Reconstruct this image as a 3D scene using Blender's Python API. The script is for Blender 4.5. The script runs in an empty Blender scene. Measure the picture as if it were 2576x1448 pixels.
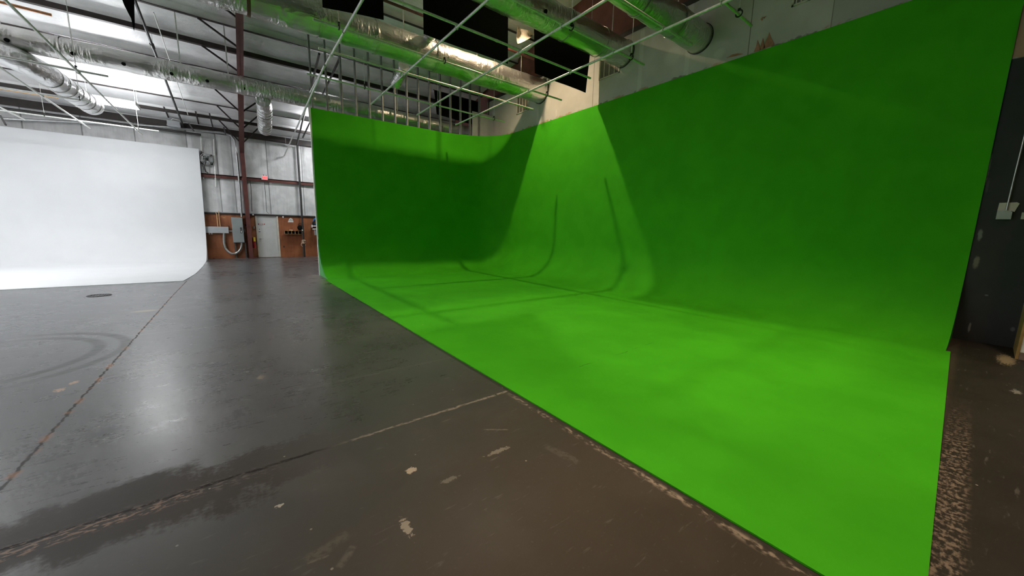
import bpy, math, random
from mathutils import Vector, Matrix, noise
random.seed(7)
sc = bpy.context.scene
COL = sc.collection
PI = math.pi

# ------------------------------------------------------------------ camera
CAM = Vector((0.0, 0.0, 1.6))
YAW, PITCH, ROLL, FPX = 0.6493, -0.15483, 0.02062, 912.13
_f = Vector((math.sin(YAW)*math.cos(PITCH), math.cos(YAW)*math.cos(PITCH), math.sin(PITCH)))
_r = _f.cross(Vector((0, 0, 1))).normalized()
_u = _r.cross(_f)
R_ = _r*math.cos(ROLL)+_u*math.sin(ROLL)
U_ = _u*math.cos(ROLL)-_r*math.sin(ROLL)
cd = bpy.data.cameras.new('camera')
cam = bpy.data.objects.new('camera', cd)
COL.objects.link(cam)
cd.sensor_width = 36.0
cd.lens = FPX/2576*36.0
cd.clip_start = 0.05
cd.clip_end = 200
m = Matrix.Identity(4)
for i in range(3):
    m[i][0] = R_[i]; m[i][1] = U_[i]; m[i][2] = -_f[i]; m[i][3] = CAM[i]
cam.matrix_world = m
sc.camera = cam

def at(px, py, axis, v):
    """the point of the plane axis = v that was measured at a pixel of the photograph"""
    d = R_*((px-1288)/FPX) + U_*(-(py-724)/FPX) + _f
    i = 'XYZ'.index(axis)
    return CAM + d*((v-CAM[i])/d[i])

# ------------------------------------------------------------------ mesh builder
class MB:
    def __init__(s):
        s.v = []; s.f = []; s.sm = False
    def add(s, vs, fs):
        b = len(s.v)
        s.v += [Vector(p) for p in vs]
        s.f += [[i+b for i in f] for f in fs]
        return s
    def box(s, a, b):
        (x0, y0, z0), (x1, y1, z1) = a, b
        x0, x1 = min(x0, x1), max(x0, x1); y0, y1 = min(y0, y1), max(y0, y1); z0, z1 = min(z0, z1), max(z0, z1)
        return s.add([(x0,y0,z0),(x1,y0,z0),(x1,y1,z0),(x0,y1,z0),(x0,y0,z1),(x1,y0,z1),(x1,y1,z1),(x0,y1,z1)],
                     [(3,2,1,0),(4,5,6,7),(0,1,5,4),(1,2,6,5),(2,3,7,6),(3,0,4,7)])
    def rbox(s, a, b, c=0.01):
        """box with chamfered edges along z-section (rounded look)"""
        (x0, y0, z0), (x1, y1, z1) = a, b
        x0, x1 = min(x0, x1), max(x0, x1); y0, y1 = min(y0, y1), max(y0, y1); z0, z1 = min(z0, z1), max(z0, z1)
        c = min(c, (x1-x0)*.4, (y1-y0)*.4, (z1-z0)*.4)
        rings = []
        for z, e in ((z0, c), (z0+c, 0), (z1-c, 0), (z1, c)):
            X0, X1, Y0, Y1 = x0+e, x1-e, y0+e, y1-e
            rings.append([(X0+c,Y0,z),(X1-c,Y0,z),(X1,Y0+c,z),(X1,Y1-c,z),(X1-c,Y1,z),(X0+c,Y1,z),(X0,Y1-c,z),(X0,Y0+c,z)])
        return s.loft(rings, True, True)
    def loft(s, rings, closed=True, caps=True):
        n = len(rings[0]); vs = [p for r in rings for p in r]; fs = []
        for k in range(len(rings)-1):
            for i in range(n if closed else n-1):
                j = (i+1) % n
                fs.append((k*n+i, k*n+j, (k+1)*n+j, (k+1)*n+i))
        if caps:
            fs.append(tuple(range(n-1, -1, -1)))
            fs.append(tuple((len(rings)-1)*n+i for i in range(n)))
        return s.add(vs, fs)
    def bar(s, a, b, w, h, up=(0, 0, 1)):
        a, b = Vector(a), Vector(b); d = (b-a).normalized()
        u = Vector(up)
        if abs(d.dot(u)) > .98: u = Vector((0, 1, 0))
        x = d.cross(u).normalized()*(w/2); y = x.cross(d).normalized()*(h/2)
        return s.loft([[p-x-y, p+x-y, p+x+y, p-x+y] for p in (a, b)])
    def tube(s, pts, r, n=10, caps=True):
        pts = [Vector(p) for p in pts]; rings = []
        up = None
        for k, p in enumerate(pts):
            d = (pts[min(k+1, len(pts)-1)]-pts[max(k-1, 0)]).normalized()
            if up is None:
                up = Vector((0, 0, 1)) if abs(d.z) < .9 else Vector((0, 1, 0))
            x = d.cross(up).normalized(); y = x.cross(d).normalized(); up = y
            rr = r(k) if callable(r) else (r[k] if isinstance(r, (list, tuple)) else r)
            rings.append([p + (x*math.cos(2*PI*i/n)+y*math.sin(2*PI*i/n))*rr for i in range(n)])
        s.sm = True
        return s.loft(rings, True, caps)
    def ring(s, c, axis, R, r, n=20, m=8, a0=0, a1=2*PI):
        """torus (or arc of one) around axis"""
        c = Vector(c); ax = Vector(axis).normalized()
        u = ax.orthogonal().normalized(); w = ax.cross(u)
        full = abs(a1-a0-2*PI) < 1e-6
        k = n if full else n+1
        pts = [c+(u*math.cos(a0+(a1-a0)*i/n)+w*math.sin(a0+(a1-a0)*i/n))*R for i in range(k)]
        rings = []
        for i, p in enumerate(pts):
            rad = (p-c).normalized()
            rings.append([p+(rad*math.cos(2*PI*j/m)+ax*math.sin(2*PI*j/m))*r for j in range(m)])
        s.sm = True
        if full:
            rings.append(rings[0]); return s.loft(rings, True, False)
        return s.loft(rings, True, True)
    def prism(s, poly, d):
        """closed polygon (3-D points) pushed along vector d"""
        p = [Vector(q) for q in poly]; d = Vector(d)
        return s.loft([p, [q+d for q in p]])
    def disc(s, c, axis, r, h, n=20):
        c = Vector(c); ax = Vector(axis).normalized()
        u = ax.orthogonal().normalized(); w = ax.cross(u)
        poly = [c+(u*math.cos(2*PI*i/n)+w*math.sin(2*PI*i/n))*r for i in range(n)]
        return s.prism(poly, ax*h)
    def lathe(s, c, axis, prof, n=24, caps=True):
        """prof: list of (distance along axis, radius)"""
        c = Vector(c); ax = Vector(axis).normalized()
        u = ax.orthogonal().normalized(); w = ax.cross(u)
        s.sm = True
        return s.loft([[c+ax*t+(u*math.cos(2*PI*i/n)+w*math.sin(2*PI*i/n))*r for i in range(n)] for t, r in prof], True, caps)

def build(name, mb, mat, parent=None, base=None):
    me = bpy.data.meshes.new(name)
    if parent is not None:
        o0 = Vector(parent['_base'])
        loc = Vector((0, 0, 0))
        if base is None: base = o0
    else:
        if base is None:
            xs = [p.x for p in mb.v]; ys = [p.y for p in mb.v]; zs = [p.z for p in mb.v]
            base = Vector(((min(xs)+max(xs))/2, (min(ys)+max(ys))/2, min(zs)))
    base = Vector(base)
    me.from_pydata([p-base for p in mb.v], [], mb.f)
    me.update()
    import bmesh
    bm = bmesh.new(); bm.from_mesh(me)
    bmesh.ops.recalc_face_normals(bm, faces=bm.faces)
    bm.to_mesh(me); bm.free()
    if mb.sm:
        me.polygons.foreach_set('use_smooth', [True]*len(me.polygons))
        me.set_sharp_from_angle(angle=math.radians(40))
    me.materials.append(mat)
    o = bpy.data.objects.new(name, me)
    COL.objects.link(o)
    o['_base'] = tuple(base)
    if parent is not None:
        o.parent = parent
        o.location = base-Vector(parent['_base'])
    else:
        o.location = base
    return o

def empty(name, base):
    o = bpy.data.objects.new(name, None); COL.objects.link(o)
    o.empty_display_size = .1
    o.location = base; o['_base'] = tuple(base)
    return o

def tag(o, label=None, cat=None, group=None, kind=None):
    if label: o['label'] = label
    if cat: o['category'] = cat
    if group: o['group'] = group
    if kind: o['kind'] = kind
    return o

def thing(name, base, label, cat, group=None):
    return tag(empty(name, base), label, cat, group)

def struct(name, mb, mat, label=None):
    o = build(name, mb, mat); o['kind'] = 'structure'
    if label: o['label'] = label
    return o

# ------------------------------------------------------------------ node helpers
class S:
    def __init__(s, nt, sock): s.nt = nt; s.k = sock
    def _m(s, op, *a, clamp=False):
        n = s.nt.nodes.new('ShaderNodeMath'); n.operation = op; n.use_clamp = clamp
        for i, q in enumerate((s,)+a):
            if isinstance(q, S): s.nt.links.new(q.k, n.inputs[i])
            else: n.inputs[i].default_value = q
        return S(s.nt, n.outputs[0])
    def __add__(s, o): return s._m('ADD', o)
    __radd__ = __add__
    def __sub__(s, o): return s._m('SUBTRACT', o)
    def __rsub__(s, o): return (s*-1.0)+o
    def __mul__(s, o): return s._m('MULTIPLY', o)
    __rmul__ = __mul__
    def __truediv__(s, o): return s._m('DIVIDE', o)
    def abs(s): return s._m('ABSOLUTE')
    def min(s, o): return s._m('MINIMUM', o)
    def max(s, o): return s._m('MAXIMUM', o)
    def pow(s, o): return s._m('POWER', o)
    def sqrt(s): return s._m('SQRT')
    def sin(s): return s._m('SINE')
    def frac(s): return s._m('FRACT')
    def ss(s, a, b, lo=0.0, hi=1.0):
        n = s.nt.nodes.new('ShaderNodeMapRange'); n.interpolation_type = 'SMOOTHSTEP'
        if a > b: a, b, lo, hi = b, a, hi, lo
        s.nt.links.new(s.k, n.inputs[0])
        n.inputs[1].default_value = a; n.inputs[2].default_value = b
        n.inputs[3].default_value = lo; n.inputs[4].default_value = hi
        return S(s.nt, n.outputs[0])

class Mat:
    def __init__(s, name, color=(.5, .5, .5), rough=.6, metal=0.0, spec=.5):
        s.m = bpy.data.materials.new(name); s.m.use_nodes = True
        s.nt = s.m.node_tree; s.b = s.nt.nodes['Principled BSDF']
        s.b.inputs['Base Color'].default_value = (*color, 1)
        s.b.inputs['Roughness'].default_value = rough
        s.b.inputs['Metallic'].default_value = metal
        s.b.inputs['Specular IOR Level'].default_value = spec
        g = s.nt.nodes.new('ShaderNodeNewGeometry'); s.pos = g.outputs['Position']
        sp = s.nt.nodes.new('ShaderNodeSeparateXYZ'); s.nt.links.new(s.pos, sp.inputs[0])
        s.x, s.y, s.z = [S(s.nt, sp.outputs[i]) for i in range(3)]
    def noise(s, scale, detail=3, stretch=(1, 1, 1), off=(0, 0, 0), rough=.55):
        mp = s.nt.nodes.new('ShaderNodeMapping'); s.nt.links.new(s.pos, mp.inputs[0])
        mp.inputs['Scale'].default_value = stretch; mp.inputs['Location'].default_value = off
        n = s.nt.nodes.new('ShaderNodeTexNoise'); s.nt.links.new(mp.outputs[0], n.inputs['Vector'])
        n.inputs['Scale'].default_value = scale; n.inputs['Detail'].default_value = detail
        n.inputs['Roughness'].default_value = rough
        return S(s.nt, n.outputs['Fac'])
    def voro(s, scale, stretch=(1, 1, 1), feature='F1'):
        mp = s.nt.nodes.new('ShaderNodeMapping'); s.nt.links.new(s.pos, mp.inputs[0])
        mp.inputs['Scale'].default_value = stretch
        n = s.nt.nodes.new('ShaderNodeTexVoronoi'); n.feature = feature
        s.nt.links.new(mp.outputs[0], n.inputs['Vector']); n.inputs['Scale'].default_value = scale
        return S(s.nt, n.outputs['Distance'])
    def mix(s, fac, a, b):
        n = s.nt.nodes.new('ShaderNodeMix'); n.data_type = 'RGBA'
        if isinstance(fac, S): s.nt.links.new(fac.k, n.inputs[0])
        else: n.inputs[0].default_value = fac
        for q, i in ((a, 6), (b, 7)):
            if isinstance(q, tuple): n.inputs[i].default_value = (*q, 1)
            else: s.nt.links.new(q, n.inputs[i])
        return n.outputs[2]
    def color(s, sock): s.nt.links.new(sock, s.b.inputs['Base Color']); return s
    def rough(s, v): s.nt.links.new(v.k, s.b.inputs['Roughness']); return s
    def bump(s, h, strength=.3, dist=.02):
        n = s.nt.nodes.new('ShaderNodeBump'); n.inputs['Strength'].default_value = strength
        n.inputs['Distance'].default_value = dist
        s.nt.links.new(h.k, n.inputs['Height']); s.nt.links.new(n.outputs[0], s.b.inputs['Normal']); return s
    def emit(s, color, strength):
        s.b.inputs['Emission Color'].default_value = (*color, 1)
        s.b.inputs['Emission Strength'].default_value = strength; return s
    def blob(s, u, v, cu, cv, ru, rv, soft=.5, nz=None, amp=.6):
        """soft edged spot around (cu, cv) in two coordinates"""
        d = (((u-cu)/ru).pow(2.0)+((v-cv)/rv).pow(2.0)).sqrt()
        if nz is not None: d = d+(nz-.5)*amp
        return d.ss(1.0+soft*.5, 1.0-soft*.5)

def simple(name, color, rough=.6, metal=0.0, var=.12, scale=8, spec=.5, bump=0.0, stretch=(1, 1, 1)):
    M = Mat(name, color, rough, metal, spec)
    n = M.noise(scale, 4, stretch)
    lo = tuple(c*(1-var) for c in color); hi = tuple(min(1, c*(1+var)) for c in color)
    M.color(M.mix(n.ss(.3, .7), lo, hi))
    if bump: M.bump(n, bump, .01)
    return M.m

# ------------------------------------------------------------------ materials
def mat_floor():
    M = Mat('worn_concrete', (.1, .1, .1), .35)
    x, y = M.x, M.y
    big = M.noise(.55, 3); mid = M.noise(2.4, 5); fine = M.noise(38, 3)
    strk = M.noise(5, 4, (1, 5, 1)); strk2 = M.noise(9, 3, (1, 7, 1), (3, 1, 0))
    t = (big*.5+mid*.5).ss(.33, .67)
    c = M.mix(t, (.070, .070, .072), (.096, .096, .097))
    # the slab nearest the stage and the strip beside it are browner
    brown = ((x*.55-y)+(mid-.5)*1.5).ss(-3.2, -.2)
    c = M.mix(brown*.85, c, M.mix(t, (.036, .024, .017), (.052, .037, .027)))
    c = M.mix((y-x*.018).ss(.0, -.06)*x.ss(2.0, 2.1)*.85, c, M.mix(t, (.017, .014, .012), (.027, .023, .020)))
    c = M.mix(fine.ss(.62, .78)*.25, c, (.15, .145, .14))
    c = M.mix(strk.ss(.62, .74)*.4, c, (.17, .165, .16))
    c = M.mix(strk2.ss(.27, .22)*.5, c, (.035, .035, .035))
    # black flecks in the shiny area
    fl = M.noise(15, 3, (1, 4, 1), (7, 2, 0))
    area = M.blob(x, y, -.72, 4.6, .5, 1.1, .9)
    c = M.mix((fl.ss(.58, .66)*area)*.8, c, (.022, .022, .022))
    # saw joints
    n1 = M.noise(14, 3); n2 = M.noise(4, 3, (1, 1, 1), (5, 5, 5))
    dj = (x+1.25+(n1-.5)*.05-((y-11.0).max(0.0))*.01).abs()
    ym = y.ss(14.0, 13.9)
    c = M.mix(dj.ss(.010, .004)*ym, c, (.018, .013, .011))
    c = M.mix((dj.ss(.04, .015)*n2.ss(.50, .58))*ym, c, (.20, .10, .055))
    dh = (y-2.755-x*.012+(n1-.5)*.05)
    stain = dh.abs()+(mid-.5)*.75+(fine-.5)*.2
    c = M.mix(stain.ss(.34, .2)*x.ss(.75, -.1)*.85, c, (.046, .038, .033))
    dha = dh.abs()
    c = M.mix(dha.ss(.02, .006)*x.ss(.6, .2)*n2.ss(.3, .5), c, (.018, .014, .013))
    chip = M.noise(22, 3, (1, 2.5, 1), (2, 3, 0))
    c = M.mix(dha.ss(.020, .005)*x.ss(.35, .8)*chip.ss(.38, .5)*.8, c, (.34, .29, .25))
    c = M.mix((dh+.05).abs().ss(.07, .02)*x.ss(-.2, -.5)*chip.ss(.5, .6), c, (.33, .19, .12))
    c = M.mix((dh+.03).abs().ss(.09, .02)*chip.ss(.5, .62)*.6*x.ss(.3, -.2), c, (.2, .17, .15))
    # fine joints further off
    for yy in (3.98, 7.35, 13.95):
        c = M.mix((y-yy+(n1-.5)*.04).abs().ss(.02, .006)*(.5 if yy != 3.98 else .3)*(1.0 if yy != 3.98 else x.ss(.2, .5)), c, (.2, .2, .2) if yy < 10 else (.03, .03, .03))
    # edge of the painted stage: worn paint and scraped concrete
    e = M.noise(34, 3, (1, .6, 1)); e2 = n2
    dx = (2.095-x)
    band = dx.ss(-.01, .02)*dx.ss(.085, .035)*y.ss(2.9, 2.4)
    c = M.mix(band*(e*.6+e2*.4).ss(.47, .60)*.85, c, (.36, .29, .24))
    c = M.mix(dx.ss(-.05, .0)*dx.ss(.03, .01)*.7, c, (.022, .02, .016))
    dust = dx.ss(.5, .0)*y.ss(9, 13.5)*y.ss(14.2, 13.6)
    c = M.mix(dust*mid.ss(.35, .6)*.7, c, (.30, .27, .22))
    dy = (-.03-y+x*.018)
    band2 = dy.ss(.0, .02)*dy.ss(.17, .11)*x.ss(6.0, 3.6)
    e3 = chip
    c = M.mix(band2*(e*.55+e3*.45).ss(.46, .60)*.7, c, (.30, .23, .19))
    # tyre marks: two arcs of a turn
    rad = ((x+2.62).pow(2.0)+((y-6.72)).pow(2.0)).sqrt()
    rib = (M.noise(3, 2, (1, 14, 1))).ss(.35, .6)
    tyre = None
    for r0, w in ((1.34, .09), (1.10, .09)):
        a = (rad-r0).abs().ss(w, w*.3)*x.ss(-2.9, -1.7)*y.ss(5.3, 6.0)
        c = M.mix(a*(rib*.4+.15), c, (.03, .03, .03)); a = a*(rib*.35+.2); tyre = a if tyre is None else tyre.max(a)
    # stains and splats
    nz = n1; nf = M.noise(38, 3, rough=.7)
    c = M.mix(M.blob(x, y, -1.46, 9.36, .17, .1, .8, nz)*.75, c, (.32, .25, .15))
    for cx, cy, rx, ry, col in ((-1.47, 5.25, .035, .05, (.45, .27, .17)), (-1.42, 5.42, .03, .05, (.45, .27, .17)),
                                (.82, 2.165, .033, .028, (.5, .42, .35)), (.62, 1.72, .02, .07, (.34, .3, .26)),
                                (.99, 1.93, .06, .02, (.17, .155, .14)), (.1, 4.55, .03, .06, (.25, .21, .16)),
                                (1.42, 2.0, .09, .02, (.22, .2, .17)), (.08, 2.3, .02, .012, (.5, .47, .42)),
                                (8.3, -.3, .32, .07, (.3, .24, .16)), (6.6, -.35, .09, .03, (.25, .24, .23))):
        c = M.mix(M.blob(x, y, cx, cy, rx, ry, .3, nf, 3.6), c, col)
    c = M.mix(M.blob(x, y, -.9, 3.93, .1, .1, .4, fl, 2.6)*.8, c, (.02, .02, .02))
    # scratches and scuffs
    def seg(p0, p1, w, soft=.5):
        a_, b_ = at(*p0, 'Z', 0), at(*p1, 'Z', 0)
        d = b_-a_; L = d.length; d = d/L
        u = (x-a_.x)*d.x+(y-a_.y)*d.y; v = ((y-a_.y)*d.x-(x-a_.x)*d.y+(n1-.5)*w*2).abs()
        return v.ss(w*(1+soft), w*(1-soft))*u.ss(0, L*.1)*u.ss(L, L*.9)
    for p0, p1, w_, cc, k_ in (((246, 1060), (272, 1066), .006, (.02, .02, .02), .8), ((272, 1066), (298, 1076), .006, (.02, .02, .02), .8),
                               ((424, 1030), (427, 1075), .004, (.03, .03, .03), .7), ((430, 1086), (446, 1108), .003, (.03, .03, .03), .5),
                               ((608, 1036), (634, 1033), .004, (.4, .4, .38), .7), ((670, 1049), (696, 1042), .003, (.4, .4, .38), .7), ((674, 1053), (697, 1047), .003, (.4, .4, .38), .7),
                               ((765, 1415), (880, 1338), .03, (.15, .13, .11), .5), ((850, 1430), (892, 1370), .018, (.17, .15, .13), .55), ((770, 1418), (830, 1395), .006, (.2, .17, .15), .6),
                               ((1215, 1080), (1280, 1080), .008, (.24, .21, .18), .6), ((665, 890), (668, 965), .03, (.16, .155, .15), .3), ((735, 858), (757, 856), .02, (.3, .29, .28), .5),
                               ((500, 795), (560, 780), .02, (.18, .18, .18), .4), ((1370, 1120), (1460, 1165), .03, (.12, .11, .10), .5)):
        c = M.mix(seg(p0, p1, w_)*nf.ss(.35, .55)*k_, c, cc)
    # crumbs of paint
    v = M.voro(5.5); v2 = M.voro(17)
    c = M.mix(v.ss(.045, .03), c, (.3, .27, .24)); c = M.mix(v2.ss(.05, .035)*mid.ss(.5, .6)*.6, c, (.2, .18, .16))
    M.color(c)
    rg = (t*.05+fine*.05+strk*.10)+.19
    rg = rg+brown*.14+stain.ss(.34, .2)*x.ss(.75, -.1)*.12
    marks = (dj.ss(.015, .007)*ym).max(dha.ss(.02, .008)*x.ss(.6, .2)).max(tyre)
    marks = marks.max(stain.ss(.34, .2)*x.ss(.75, -.1)*.75).max(brown*.85)
    M.rough((rg+marks*.2).min(.9))
    sp = (marks*-.62)+.78
    M.nt.links.new(sp.k, M.b.inputs['Specular IOR Level'])
    M.bump(fine*.6+mid*1.2, .10, .005)
    return M.m

def mat_green():
    M = Mat('chroma_green_paint', (.056, .42, .012), .8, 0, .12)
    n = M.noise(1.6, 5); f = M.noise(60, 3)
    c = M.mix(n.ss(.35, .65), (.050, .39, .008), (.058, .43, .010))
    x, y = M.x, M.y
    n1 = M.noise(5, 4)
    cr = (y-2.78-(x-2.1)*.03+(n1-.5)*.10).abs()
    br = M.noise(3, 3, (1, 1, 1), (3, 7, 0))
    low = M.z.ss(.2, .05)
    c = M.mix(cr.ss(.012, .004)*br.ss(.52, .6)*low*x.ss(6, 4)*.5, c, (.02, .12, .008))
    v = M.voro(1.1); c = M.mix(v.ss(.012, .008)*low, c, (.5, .42, .25))
    v2 = M.voro(3.1); c = M.mix(v2.ss(.014, .008)*low, c, (.02, .10, .008))
    M.color(c); M.rough(n*.1+.72)
    M.bump(f*.5+n, .05, .01)
    return M.m

def mat_wall_right():
    M = Mat('patched_drywall', (.6, .5, .4), .8)
    y, z = M.y, M.z
    n = M.noise(1.3, 5); f = M.noise(14, 4); n3 = M.noise(7, 4)
    c = M.mix(n.ss(.35, .65), (.50, .48, .44), (.57, .545, .51))
    # taped joints (pale filler), bare seams, and a cast shadow's edge painted as a line
    for yy in (6.62, 5.27, 10.95):
        c = M.mix((y-yy+(n3-.5)*.05).abs().ss(.075, .05)*.6, c, (.68, .66, .61))
    for yy in (3.87, 2.45, 8.3):
        c = M.mix((y-yy).abs().ss(.012, .004)*.9, c, (.12, .10, .08))
    c = M.mix(y.ss(2.44, 2.46, 1, 0)*.7, c, (.40, .40, .38))
    for cy, cz, ry, rz in ((5.65, 6.15, .22, .2), (7.2, 6.25, .3, .15), (4.5, 5.8, .12, .1), (10.4, 6.2, .12, .25), (9.95, 5.75, .04, .12)):
        c = M.mix(M.blob(y, z, cy, cz, ry, rz, .8, f, .8)*.55, c, (.68, .66, .6))
    # scraped edge above the green paint
    e = (z-5.55+(n3-.5)*.16)
    rip = M.noise(2.2, 4, (1, 1, 1), (0, 4, 2))
    c = M.mix(e.ss(.09, .03)*rip.ss(.5, .6)*.8, c, (.42, .25, .12))
    c = M.mix(e.ss(.05, .02)*rip.ss(.46, .38)*.8, c, (.13, .11, .09))
    # dark painted dado of the entry corner
    dk = (z-4.26+(f-.5)*.01).ss(.012, -.012)*y.ss(.6, .5)
    c = M.mix(dk, c, M.mix(n.ss(.3, .7), (.027, .027, .029), (.036, .035, .037)))
    up = (z-4.27).ss(-.005, .005)*y.ss(.6, .5)
    c = M.mix(up*.8, c, (.45, .27, .16))
    for cy, cz, ry, rz, col in ((.17, 1.69, .022, .085, (.22, .22, .21)), (.15, 1.27, .03, .085, (.21, .19, .14)),
                                (.075, .22, .012, .075, (.25, .25, .25)), (-.02, .76, .018, .012, (.2, .2, .2)),
                                (-.33, .28, .02, .03, (.14, .14, .14)), (.225, 2.7, .01, .2, (.3, .3, .3)), (.2, 2.45, .015, .1, (.07, .07, .07))):
        c = M.mix(M.blob(y, z, cy, cz, ry, rz, .7, f, 1.2)*.8, c, col)
    M.color(c); M.bump(f+n*2, .1, .01)
    return M.m

def mat_insul(name, a, b, rough=.45, rib=None, seam=None):
    """white-faced fibreglass blanket"""
    M = Mat(name, a, rough, 0, .6)
    n = M.noise(2.2, 5); f = M.noise(30, 4); st = M.noise(3.2, 4, (6, 6, .35) if rib is None else (.5, 5, 5))
    c = M.mix((n*.75+st*.25).ss(.36, .64), a, b)
    h = n*1.3+f*.15+st*.25
    if seam is not None:
        for xx in seam:
            d = (M.x-xx+(n-.5)*.02).abs()
            c = M.mix(d.ss(.03, .008)*.75, c, (.12, .12, .12)); h = h-d.ss(.2, .0)*2.0
    M.color(c); M.bump(h, .45, .035)
    return M.m

def mat_foil(name, tint=(.80, .79, .77), rough=.27):
    M = Mat(name, tint, rough, .92, .5)
    st = M.noise(3.2, 4, (.5, 2.2, 2.2)); w = M.noise(7, 4, (2.4, .8, .8), rough=.45); f = M.noise(26, 3); big = M.noise(1.3, 3)
    c = M.mix(big.ss(.3, .7), tuple(q*.9 for q in tint), tint)
    M.color(c); M.rough(f*.12+big*.14+.20)
    M.bump(st*.8+(w*1.2+f*.15)*big.ss(.44, .64)+w*.15, .62, .05)
    return M.m

def mat_ply():
    M = Mat('stained_plywood', (.2, .08, .035), .55)
    g = M.noise(3.5, 6, (3, 3, .6)); n = M.noise(1.4, 4); k = M.voro(1.9, (1, 1, .8))
    c = M.mix((g*.3+n*.7).ss(.35, .65), (.20, .062, .023), (.35, .125, .050))
    c = M.mix(k.ss(.11, .05)*.85, c, (.03, .011, .006))
    d = ((M.x/1.22).frac()-.5).abs()
    c = M.mix(d.ss(.497, .5)*.8, c, (.04, .015, .008))
    M.color(c); M.bump(g, .15, .01)
    return M.m

MAT = {}
MAT['floor'] = mat_floor()
MAT['green'] = mat_green()
MAT['green_end'] = simple('faded_green_board', (.085, .40, .11), .6, 0, .1, 6)
MAT['white_paint'] = simple('white_cyc_paint', (.83, .845, .865), .55, 0, .015, 1.2, .35)
MAT['white_trim'] = simple('white_trim_paint', (.75, .78, .74), .6, 0, .08, 9)
MAT['wall_r'] = mat_wall_right()
MAT['wall_ins'] = mat_insul('wall_insulation', (.58, .58, .585), (.76, .76, .765), .42, None,
                            (-6.1, -4.6, -3.1, -1.45, -.42, .15, 1.55, 3.08, 4.6, 6.1, 7.6))
MAT['roof_ins'] = mat_insul('roof_insulation', (.70, .70, .705), (.82, .82, .825), .4, 1)
MAT['foil'] = mat_foil('duct_foil')
MAT['foil_white'] = mat_foil('flex_foil', (.84, .84, .84), .3)
MAT['tape'] = mat_foil('foil_tape', (.70, .69, .66), .35)
MAT['tape_brown'] = simple('brown_tape', (.16, .07, .035), .5)
MAT['steel_red'] = simple('red_primer_steel', (.105, .036, .030), .5, 0, .2, 5, .4)
MAT['steel_dark'] = simple('dark_primer_steel', (.030, .022, .020), .5, 0, .25, 4, .4)
MAT['ply'] = mat_ply()
MAT['galv'] = simple('galvanised_pipe', (.78, .79, .76), .42, .2, .12, 18)
MAT['stud'] = simple('galvanised_stud', (.30, .31, .31), .45, .6, .14, 12)
MAT['black_metal'] = simple('black_metal', (.014, .014, .014), .45, .2)
MAT['black_cloth'] = simple('black_duvetyne', (.006, .006, .006), .95, 0, .25, 30, .1)
MAT['dark_pipe'] = simple('dark_iron_pipe', (.045, .043, .042), .45, .3, .2, 9)
MAT['grey_panel'] = simple('grey_enamel', (.26, .29, .29), .42, 0, .05, 4)
MAT['light_grey'] = simple('light_grey_enamel', (.42, .44, .46), .4, 0, .05, 4)
MAT['conduit'] = simple('emt_conduit', (.55, .56, .56), .33, .8, .1, 10)
MAT['door'] = simple('off_white_door_paint', (.60, .61, .60), .5, 0, .04, 3)
MAT['frame'] = simple('cream_frame_paint', (.62, .58, .50), .55, 0, .1, 5)
MAT['red'] = simple('red_enamel', (.32, .012, .014), .35)
MAT['yellow'] = simple('yellow_tag', (.75, .52, .05), .5)
MAT['white_plastic'] = simple('white_plastic', (.78, .78, .77), .45)
MAT['copper'] = simple('copper_pipe', (.70, .36, .20), .3, .85, .12, 12)
MAT['tan_pipe'] = simple('tan_wood_batten', (.60, .38, .19), .55, 0, .15, 8)
MAT['rope'] = simple('beige_rope', (.55, .43, .31), .8, 0, .2, 60)
MAT['blue'] = simple('blue_cable', (.02, .12, .34), .45)
MAT['black_cable'] = simple('black_cable', (.012, .012, .013), .5)
MAT['pine'] = simple('pine_board', (.40, .25, .12), .6, 0, .2, 9, .4)
MAT['tan_paint'] = simple('tan_corner_paint', (.30, .19, .06), .6, 0, .15, 8)
MAT['base_brown'] = simple('brown_base_board', (.20, .15, .12), .7, 0, .15, 10)
MAT['wood_red'] = simple('red_roof_panel', (.13, .040, .026), .6, 0, .2, 3)
MAT['drain'] = simple('cast_iron', (.05, .05, .05), .5, .4)
MAT['torn'] = simple('torn_paper', (.42, .20, .12), .9, 0, .15, 9)
MAT['steel'] = simple('brushed_steel', (.6, .6, .6), .3, .9)
MAT['kraft'] = simple('ribbed_insulation', (.66, .58, .48), .7, 0, .2, 14, .4, .4, (1, 8, 1))
MAT['rear'] = simple('rear_wall_paint', (.20, .20, .20), .8)

M = Mat('led_diffuser', (.9, .9, .9), .5); M.emit((.97, .985, 1.0), 38); MAT['led'] = M.m
M = Mat('led_diffuser_bright', (.9, .9, .9), .5); M.emit((.97, .985, 1.0), 84); MAT['led2'] = M.m
M = Mat('warm_bulb', (.9, .9, .9), .5); M.emit((1.0, .80, .56), 20); MAT['bulb'] = M.m
M = Mat('exit_face', (.9, .2, .2), .5); M.emit((1.0, .30, .30), .75); MAT['exit_face'] = M.m
M = Mat('exit_letters', (.9, .02, .02), .5); M.emit((1.0, .03, .04), 1.0); MAT['exit_red'] = M.m

# ------------------------------------------------------------------ the building
XL, XR, YB, YR = -14.0, 9.35, 22.7, -8.0
def zp(y): return 5.93+.21*(YB-y)          # underside of the purlins

fl = MB().box((XL, YR, -.12), (XR+1.5, YB+.1, 0)); struct('floor', fl, MAT['floor'])

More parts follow.
